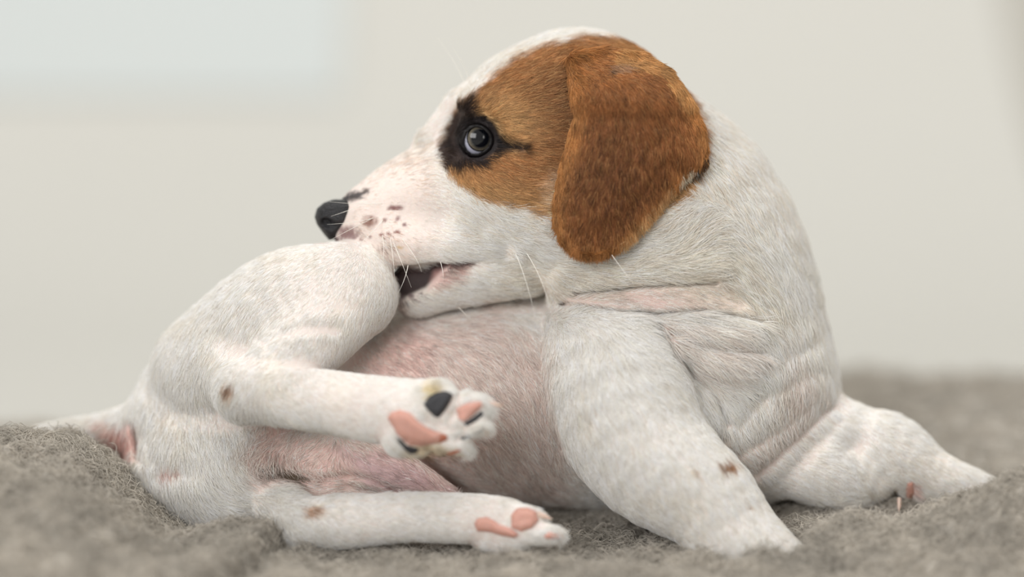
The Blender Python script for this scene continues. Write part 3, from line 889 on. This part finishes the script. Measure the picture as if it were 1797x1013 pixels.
def make_eye(c, gaze, sgn):
    C = F(*c); R = EYE_R
    V, Q = cap(C, R, gaze, 0.001, math.pi - 0.001, 28)
    e = mesh_obj('eye', to_world(V), Q, 'eye_white', puppy, label='glossy grey-brown eye')
    V, Q = cap(C, R + 0.6, gaze, 0.44, 0.70, 12, lift=0)
    a = np.linspace(0, 1, 13).repeat(48)
    ang = np.tile(np.arange(48), 13)
    streak = 1 + 0.16 * np.sin(ang * 5.1) * np.sin(ang * 2.3)
    ti = np.where(a[:, None] < 0.74, (lin(44, 44, 46) * (1 - a[:, None]) + lin(132, 122, 102) * a[:, None]) * streak[:, None], lin(22, 22, 26))
    mesh_obj('iris', to_world(V), Q, 'eye_iris', e, tint=ti)
    V, Q = cap(C, R + 0.6, gaze, 0.001, 0.45, 8)
    mesh_obj('pupil', to_world(V), Q, 'eye_pupil', e)
    # lid rim
    f = Field(C - 56, C + 56, 1.6)
    X, Y, Z = np.meshgrid(*f.ax, indexing='ij')
    k = 1 - Z / DP
    sd = poly_sd(X / k + CX, CY - Y / k, OPEN)
    rr = np.sqrt((X - C[0]) ** 2 + (Y - C[1]) ** 2 + (Z - C[2]) ** 2)
    lift = 39.0 + 4.0 * np.exp(-((sd - 5) / 6.0) ** 2) - R - 0.2
    shell = np.abs(rr - (R + 0.2 + lift / 2)) - lift / 2
    g = np.maximum(np.maximum(shell, -sd - 1.5), np.maximum(sd - 16, (-(Z - C[2]) * sgn) + 3))
    f.a[:] = g.astype(np.float32)
    field_obj('eyelid', f, 'eyelid_skin', puppy, label='black eyelid rim')
make_eye(EYE, GAZE, 1)
make_eye((838, 243, far(EYE[2], 838)), GAZE * np.array([1, 1, -1]), -1)

# ------------------------------------------------------------------ nose
nf = Field(F(535, 440, 149) - np.array([0, 0, 75]), F(665, 315, 149) + np.array([0, 0, 75]), 2.0)
NOSE = [(552, 381), (556, 366), (568, 356), (585, 350), (606, 350), (624, 358), (622, 372), (610, 390), (600, 406), (590, 420), (577, 422), (566, 408), (556, 394)]
X, Y, Z = np.meshgrid(*nf.ax, indexing='ij')
kk = 1 - Z / DP
uu, vv = X / kk + CX, CY - Y / kk
half = 50 - 22 * sstep(385, 425, vv) - 10 * sstep(600, 630, uu) - 6 * sstep(575, 552, uu)
mid = np.abs(-Z - 149)
a_ = np.maximum(poly_sd(uu, vv, NOSE) + 14, 0); b_ = np.maximum(mid - half + 22, 0) * (14 / 22)
nf.a[:] = (np.sqrt(a_ * a_ + b_ * b_) - 14).astype(np.float32)
nf.tube([(566, 385, 149, 3), (580, 424, 149, 5)], k=8, op='sub')
nf.tube([(572, 391, 108, 8), (584, 399, 100, 8), (604, 398, 96, 4)], k=8, op='sub')
nf.tube([(572, 391, 190, 8), (584, 399, 198, 8), (604, 398, 202, 4)], k=8, op='sub')
field_obj('nose', nf, 'nose_leather', puppy, label='black leathery nose')

# ------------------------------------------------------------------ paw pads, claws, whiskers
def pad(poly, h, mat, label, d0, d1):
    """a cushion raised out of the skin inside an outline"""
    pa = np.array(poly, float)
    lo = F(pa[:, 0].min() - 8, pa[:, 1].max() + 8, d1); hi = F(pa[:, 0].max() + 8, pa[:, 1].min() - 8, d0)
    f = Field(np.minimum(lo, hi) - 4, np.maximum(lo, hi) + 4, 1.6)
    X, Y, Z = np.meshgrid(*f.ax, indexing='ij')
    P = np.stack([X, Y, Z], -1).reshape(-1, 3).astype(float)
    u, v, d = to_px(P)
    sd = poly_sd(u, v, poly)
    e = samp(body, P)
    t = h * np.sqrt(np.clip((-sd) / (h * 1.1), 0, 1)) + vnoise(P, 9, 61) * 0.8
    g = np.maximum(np.maximum(e - t, -e - 5), np.maximum(sd, np.maximum(d - d1, d0 - d)))
    f.a[:] = g.reshape(f.a.shape).astype(np.float32)
    field_obj('paw_pad', f, mat, puppy, label=label)
for lb, (mt, h, poly) in PADS_RAISED.items():
    pad(poly, h, mt, lb, -230, -105)
for lb, (mt, h, poly) in PADS_LOWER.items():
    pad(poly, h, mt, lb, -190, -75)
pad([(1592, 846), (1603, 846), (1604, 866), (1598, 882), (1588, 880), (1588, 862)], 6, 'pad_pink', 'pink dewclaw pad', 60, 230)

def spike(name, pts, mat, seg=7):
    C = [F(p[0], p[1], p[2]) for p in pts]; R = [p[3] for p in pts]
    V = []; Q = []
    for i, c in enumerate(C):
        t = C[min(i + 1, len(C) - 1)] - C[max(i - 1, 0)]
        ex, ey, n = basis(t + np.array([1e-3, 0, 1e-3]))
        for j in range(seg):
            a = 2 * math.pi * j / seg
            V.append(c + R[i] * (math.cos(a) * ex + math.sin(a) * ey))
    for i in range(len(C) - 1):
        for j in range(seg):
            Q.append((i * seg + j, i * seg + (j + 1) % seg, (i + 1) * seg + (j + 1) % seg, (i + 1) * seg + j))
    return mesh_obj(name, to_world(np.array(V)), Q, mat, puppy)
def claw(*pts):
    spike('claw', pts, 'claw_pale')
claw((842, 706, -145, 7), (858, 708, -148, 5.5), (872, 711, -148, 3.5), (884, 712, -147, .4))
claw((840, 745, -152, 6), (852, 757, -154, 4), (856, 766, -154, .5))
claw((938, 902, -112, 6), (955, 906, -116, 4.5), (970, 912, -116, .5))
claw((972, 932, -122, 6), (984, 938, -124, 4), (990, 946, -124, .5))
claw((1578, 874, 124, 4), (1578, 888, 120, 3.5), (1577, 900, 118, .5))

def whisker(pts, w=0.65):
    P = np.array([[p[0], p[1], p[2]] for p in pts], float)
    out = []
    n = 10
    for i in range(n + 1):
        t = i / n
        a, b, c = P
        q = (1 - t) ** 2 * a + 2 * t * (1 - t) * b + t * t * c
        out.append((q[0], q[1], q[2], max(w * (1 - t) ** 0.7, 0.12)))
    spike('whisker', out, 'whisker_white', seg=5)
for w in [((670, 357, 80), (630, 360, 55), (578, 354, 40)), ((632, 362, 88), (605, 372, 65), (580, 380, 55)), ((655, 383, 78), (620, 392, 45), (574, 394, 30)),
          ((652, 384, 78), (615, 402, 40), (575, 424, 20)), ((672, 386, 72), (650, 415, 35), (618, 438, 15)),
          ((671, 413, 62), (676, 440, 30), (671, 468, 15)), ((684, 413, 62), (690, 450, 30), (693, 490, 25)), ((688, 420, 62), (705, 460, 30), (722, 505, 35)),
          ((700, 412, 62), (735, 455, 35), (740, 478, 40)), ((716, 466, 55), (712, 490, 35), (698, 516, 30)), ((773, 460, 45), (778, 475, 30), (778, 492, 25)),
          ((905, 446, 0), (925, 490, -40), (940, 562, -60)), ((925, 446, 0), (955, 490, -40), (970, 560, -60)), ((1074, 448, -20), (1090, 470, -30), (1112, 500, -35)),
          ((828, 168, 120), (826, 130, 105), (795, 84, 95)), ((822, 172, 125), (815, 130, 115), (768, 66, 110)), ((800, 188, 150), (785, 176, 150), (772, 168, 150)),
          ((805, 540, 105), (815, 550, 90), (826, 560, 85))]:
    whisker(w)
# ------------------------------------------------------------------ blanket
def blanket_height(x, y):
    """height in units of 0.2 mm above the floor, x to the right, y away from the camera"""
    P = np.stack([x, y, np.zeros_like(x)], -1)
    h = np.full(x.shape, 26.0)
    def hill(cx, cy, sx, sy, a, rot=0.0, p=2.0):
        c, s = math.cos(math.radians(rot)), math.sin(math.radians(rot))
        X = ((x - cx) * c + (y - cy) * s) / sx; Y = (-(x - cx) * s + (y - cy) * c) / sy
        return a * np.exp(-(np.sqrt(X * X + Y * Y) ** p))
    # heap at the left, in front of the rump
    ramp = 1 - sstep(-800, -540, x)
    h = h + 162 * ramp * sstep(240, 60, y) * (0.30 + 0.70 * sstep(-620, -120, y))
    h = h + hill(-540, -150, 130, 60, 26, -8)
    # fold at the right
    r2 = np.interp(x, [380, 473, 577, 696, 770, 835, 900, 1100], [0, 30, 55, 62, 95, 118, 130, 150])
    h = h + r2 * np.exp(-(np.abs(y + 150) / 110.0) ** 2.4)
    h = h + 30 * sstep(420, 560, x) * sstep(-60, 80, y)
    h = h + hill(880, 900, 520, 330, 40, -8)
    h = h + 12 * vnoise(P, 150, 21) + 7 * vnoise(P, 60, 22)
    # creases
    s_ = (x + 384) * 0.94 - (y + 108) * 0.33                      # line from the resting hock towards the lower left
    t_ = (x + 384) * 0.33 + (y + 108) * 0.94
    m_ = sstep(50, 0, t_) * sstep(-520, -380, t_)
    h = h + m_ * (26 * sstep(0, -30, s_) * sstep(-260, -60, s_) - 34 * np.exp(-((s_ - 6) / 15.0) ** 2))
    h = h - hill(237, 105, 160, 24, 26, -62)
    return h
def blanket_detail(x, y):
    P = np.stack([x, y, np.zeros_like(x)], -1)
    return 11.0 * vnoise(P, 34, 23) + 7.0 * vnoise(P, 16, 24) + 2.0 * vnoise(P, 8, 25)

def puppy_underside():
    """lowest point of the puppy above each spot of a grid (for pressing the blanket down under it)"""
    gx = np.arange(-900, 900, 6.0); gy = np.arange(-260, 460, 6.0); gz = np.arange(4, 300, 4.0)
    low = np.full((len(gx), len(gy)), 999.0)
    Xg, Yg = np.meshgrid(gx, gy, indexing='ij')
    sp, cp_ = math.sin(PITCH), math.cos(PITCH)
    for zz in gz:
        todo = low > 900
        if not todo.any(): break
        zc = zz - BASE_Z / S
        P = np.stack([Xg[todo], Yg[todo] * sp + zc * cp_, -Yg[todo] * cp_ + zc * sp], -1)
        hit = samp(body, P) < 2.0
        t = low[todo]; t[hit] = zz; low[todo] = t
    for _ in range(2):                                         # widen by two cells
        m = low.copy()
        m[1:] = np.minimum(m[1:], low[:-1]); m[:-1] = np.minimum(m[:-1], low[1:])
        m[:, 1:] = np.minimum(m[:, 1:], low[:, :-1]); m[:, :-1] = np.minimum(m[:, :-1], low[:, 1:])
        low = m
    return gx, gy, low
UGX, UGY, ULOW = puppy_underside()
def press(x, y, h):
    i = np.round((x - UGX[0]) / 6).astype(int); j = np.round((y - UGY[0]) / 6).astype(int)
    ok = (i >= 0) & (j >= 0) & (i < len(UGX)) & (j < len(UGY))
    lim = np.full(x.shape, 999.0)
    lim[ok] = ULOW[i[ok], j[ok]]
    return np.maximum(np.minimum(h, lim - 5.0), 1.5)

bx = np.arange(-1500, 1501, 6.0); by = np.arange(-640, 1600, 6.0)
X, Y = np.meshgrid(bx, by, indexing='ij')
back = 1340 + 0.20 * (X - 700) + 60 * np.sin(X / 300.0)       # the far edge runs slanting
Yc = np.minimum(Y, back)
Zh = press(X, Yc, blanket_height(X, Yc) + blanket_detail(X, Yc))
edge = np.minimum.reduce([X + 1500, 1500 - X, Y + 640, back - Yc])
Zh = Zh * np.sqrt(np.clip(edge / 40.0, 0, 1)) + 0.5
nx, ny = X.shape
V = np.stack([X * S, Yc * S, Zh * S], -1).reshape(-1, 3)
I = np.arange(nx * ny).reshape(nx, ny)
Q = np.stack([I[:-1, :-1], I[1:, :-1], I[1:, 1:], I[:-1, 1:]], -1).reshape(-1, 4)
ok = (edge[:-1, :-1] > 0) | (edge[1:, 1:] > 0) | (edge[1:, :-1] > 0) | (edge[:-1, 1:] > 0)
Q = Q[ok.ravel()]
def wool_tint(p):
    n = vnoise(p, 30, 31); m = vnoise(p, 9, 32); g = vnoise(p, 160, 33)
    return lin(184, 178, 168) * (1 + 0.20 * n + 0.18 * m + 0.12 * g)[:, None]
VP = V / S
used = np.unique(Q); remap = np.full(len(V), -1); remap[used] = np.arange(len(used))
blanket = mesh_obj('blanket', V[used], remap[Q], 'wool', tint=wool_tint(VP[used]) * 0.8,
                   label='fuzzy grey-beige wool blanket under the puppy', cat='blanket')
NW = int(170000 * FUR)
wx = rng.random(NW) * 2300 - 1150
wy = np.concatenate([rng.random(NW * 6 // 10) * 900 - 600, rng.random(NW - NW * 6 // 10) * 1800 - 300])
bk = 1340 + 0.20 * (wx - 700) + 60 * np.sin(wx / 300.0)
k = wy < bk - 8
wx, wy = wx[k], wy[k]; NW = len(wx)
wz = press(wx, wy, blanket_height(wx, wy) + blanket_detail(wx, wy))
e = 6.0
hx = (blanket_height(wx + e, wy) - blanket_height(wx - e, wy)) / (2 * e)
hy = (blanket_height(wx, wy + e) - blanket_height(wx, wy - e)) / (2 * e)
N = np.stack([-hx, -hy, np.ones(NW)], -1); N /= np.linalg.norm(N, axis=1, keepdims=True)
R0 = np.stack([wx, wy, wz - 2], -1)
T = rng.normal(0, 1, (NW, 3)); T -= N * np.sum(T * N, 1, keepdims=True); T /= np.linalg.norm(T, axis=1, keepdims=True)
B = np.cross(N, T)
L = 16 + 22 * rng.random(NW)
lift = 0.15 + 0.55 * rng.random(NW) ** 2
ph = rng.random(NW) * 6.28; curl = 0.12 + 0.25 * rng.random(NW)
K = 6
PW = np.zeros((NW, K, 3)); RW = np.zeros((NW, K))
for i in range(K):
    s = i / (K - 1)
    PW[:, i] = R0 + T * (L * s)[:, None] + N * (L * lift * (s * 1.6 - s * s))[:, None] + B * (L * curl * np.sin(ph + s * 5.0))[:, None] + N * (L * 0.12 * np.cos(ph * 2 + s * 6))[:, None]
    RW[:, i] = 0.75 * (1 - 0.6 * s)
tw = np.clip(wool_tint(R0) * (1.05 + rng.normal(0, 0.16, NW))[:, None], 0.01, 0.9)
curves_obj('wool_fuzz', PW * S, RW * S, tw, 'wool_fibre', blanket, kind='stuff')
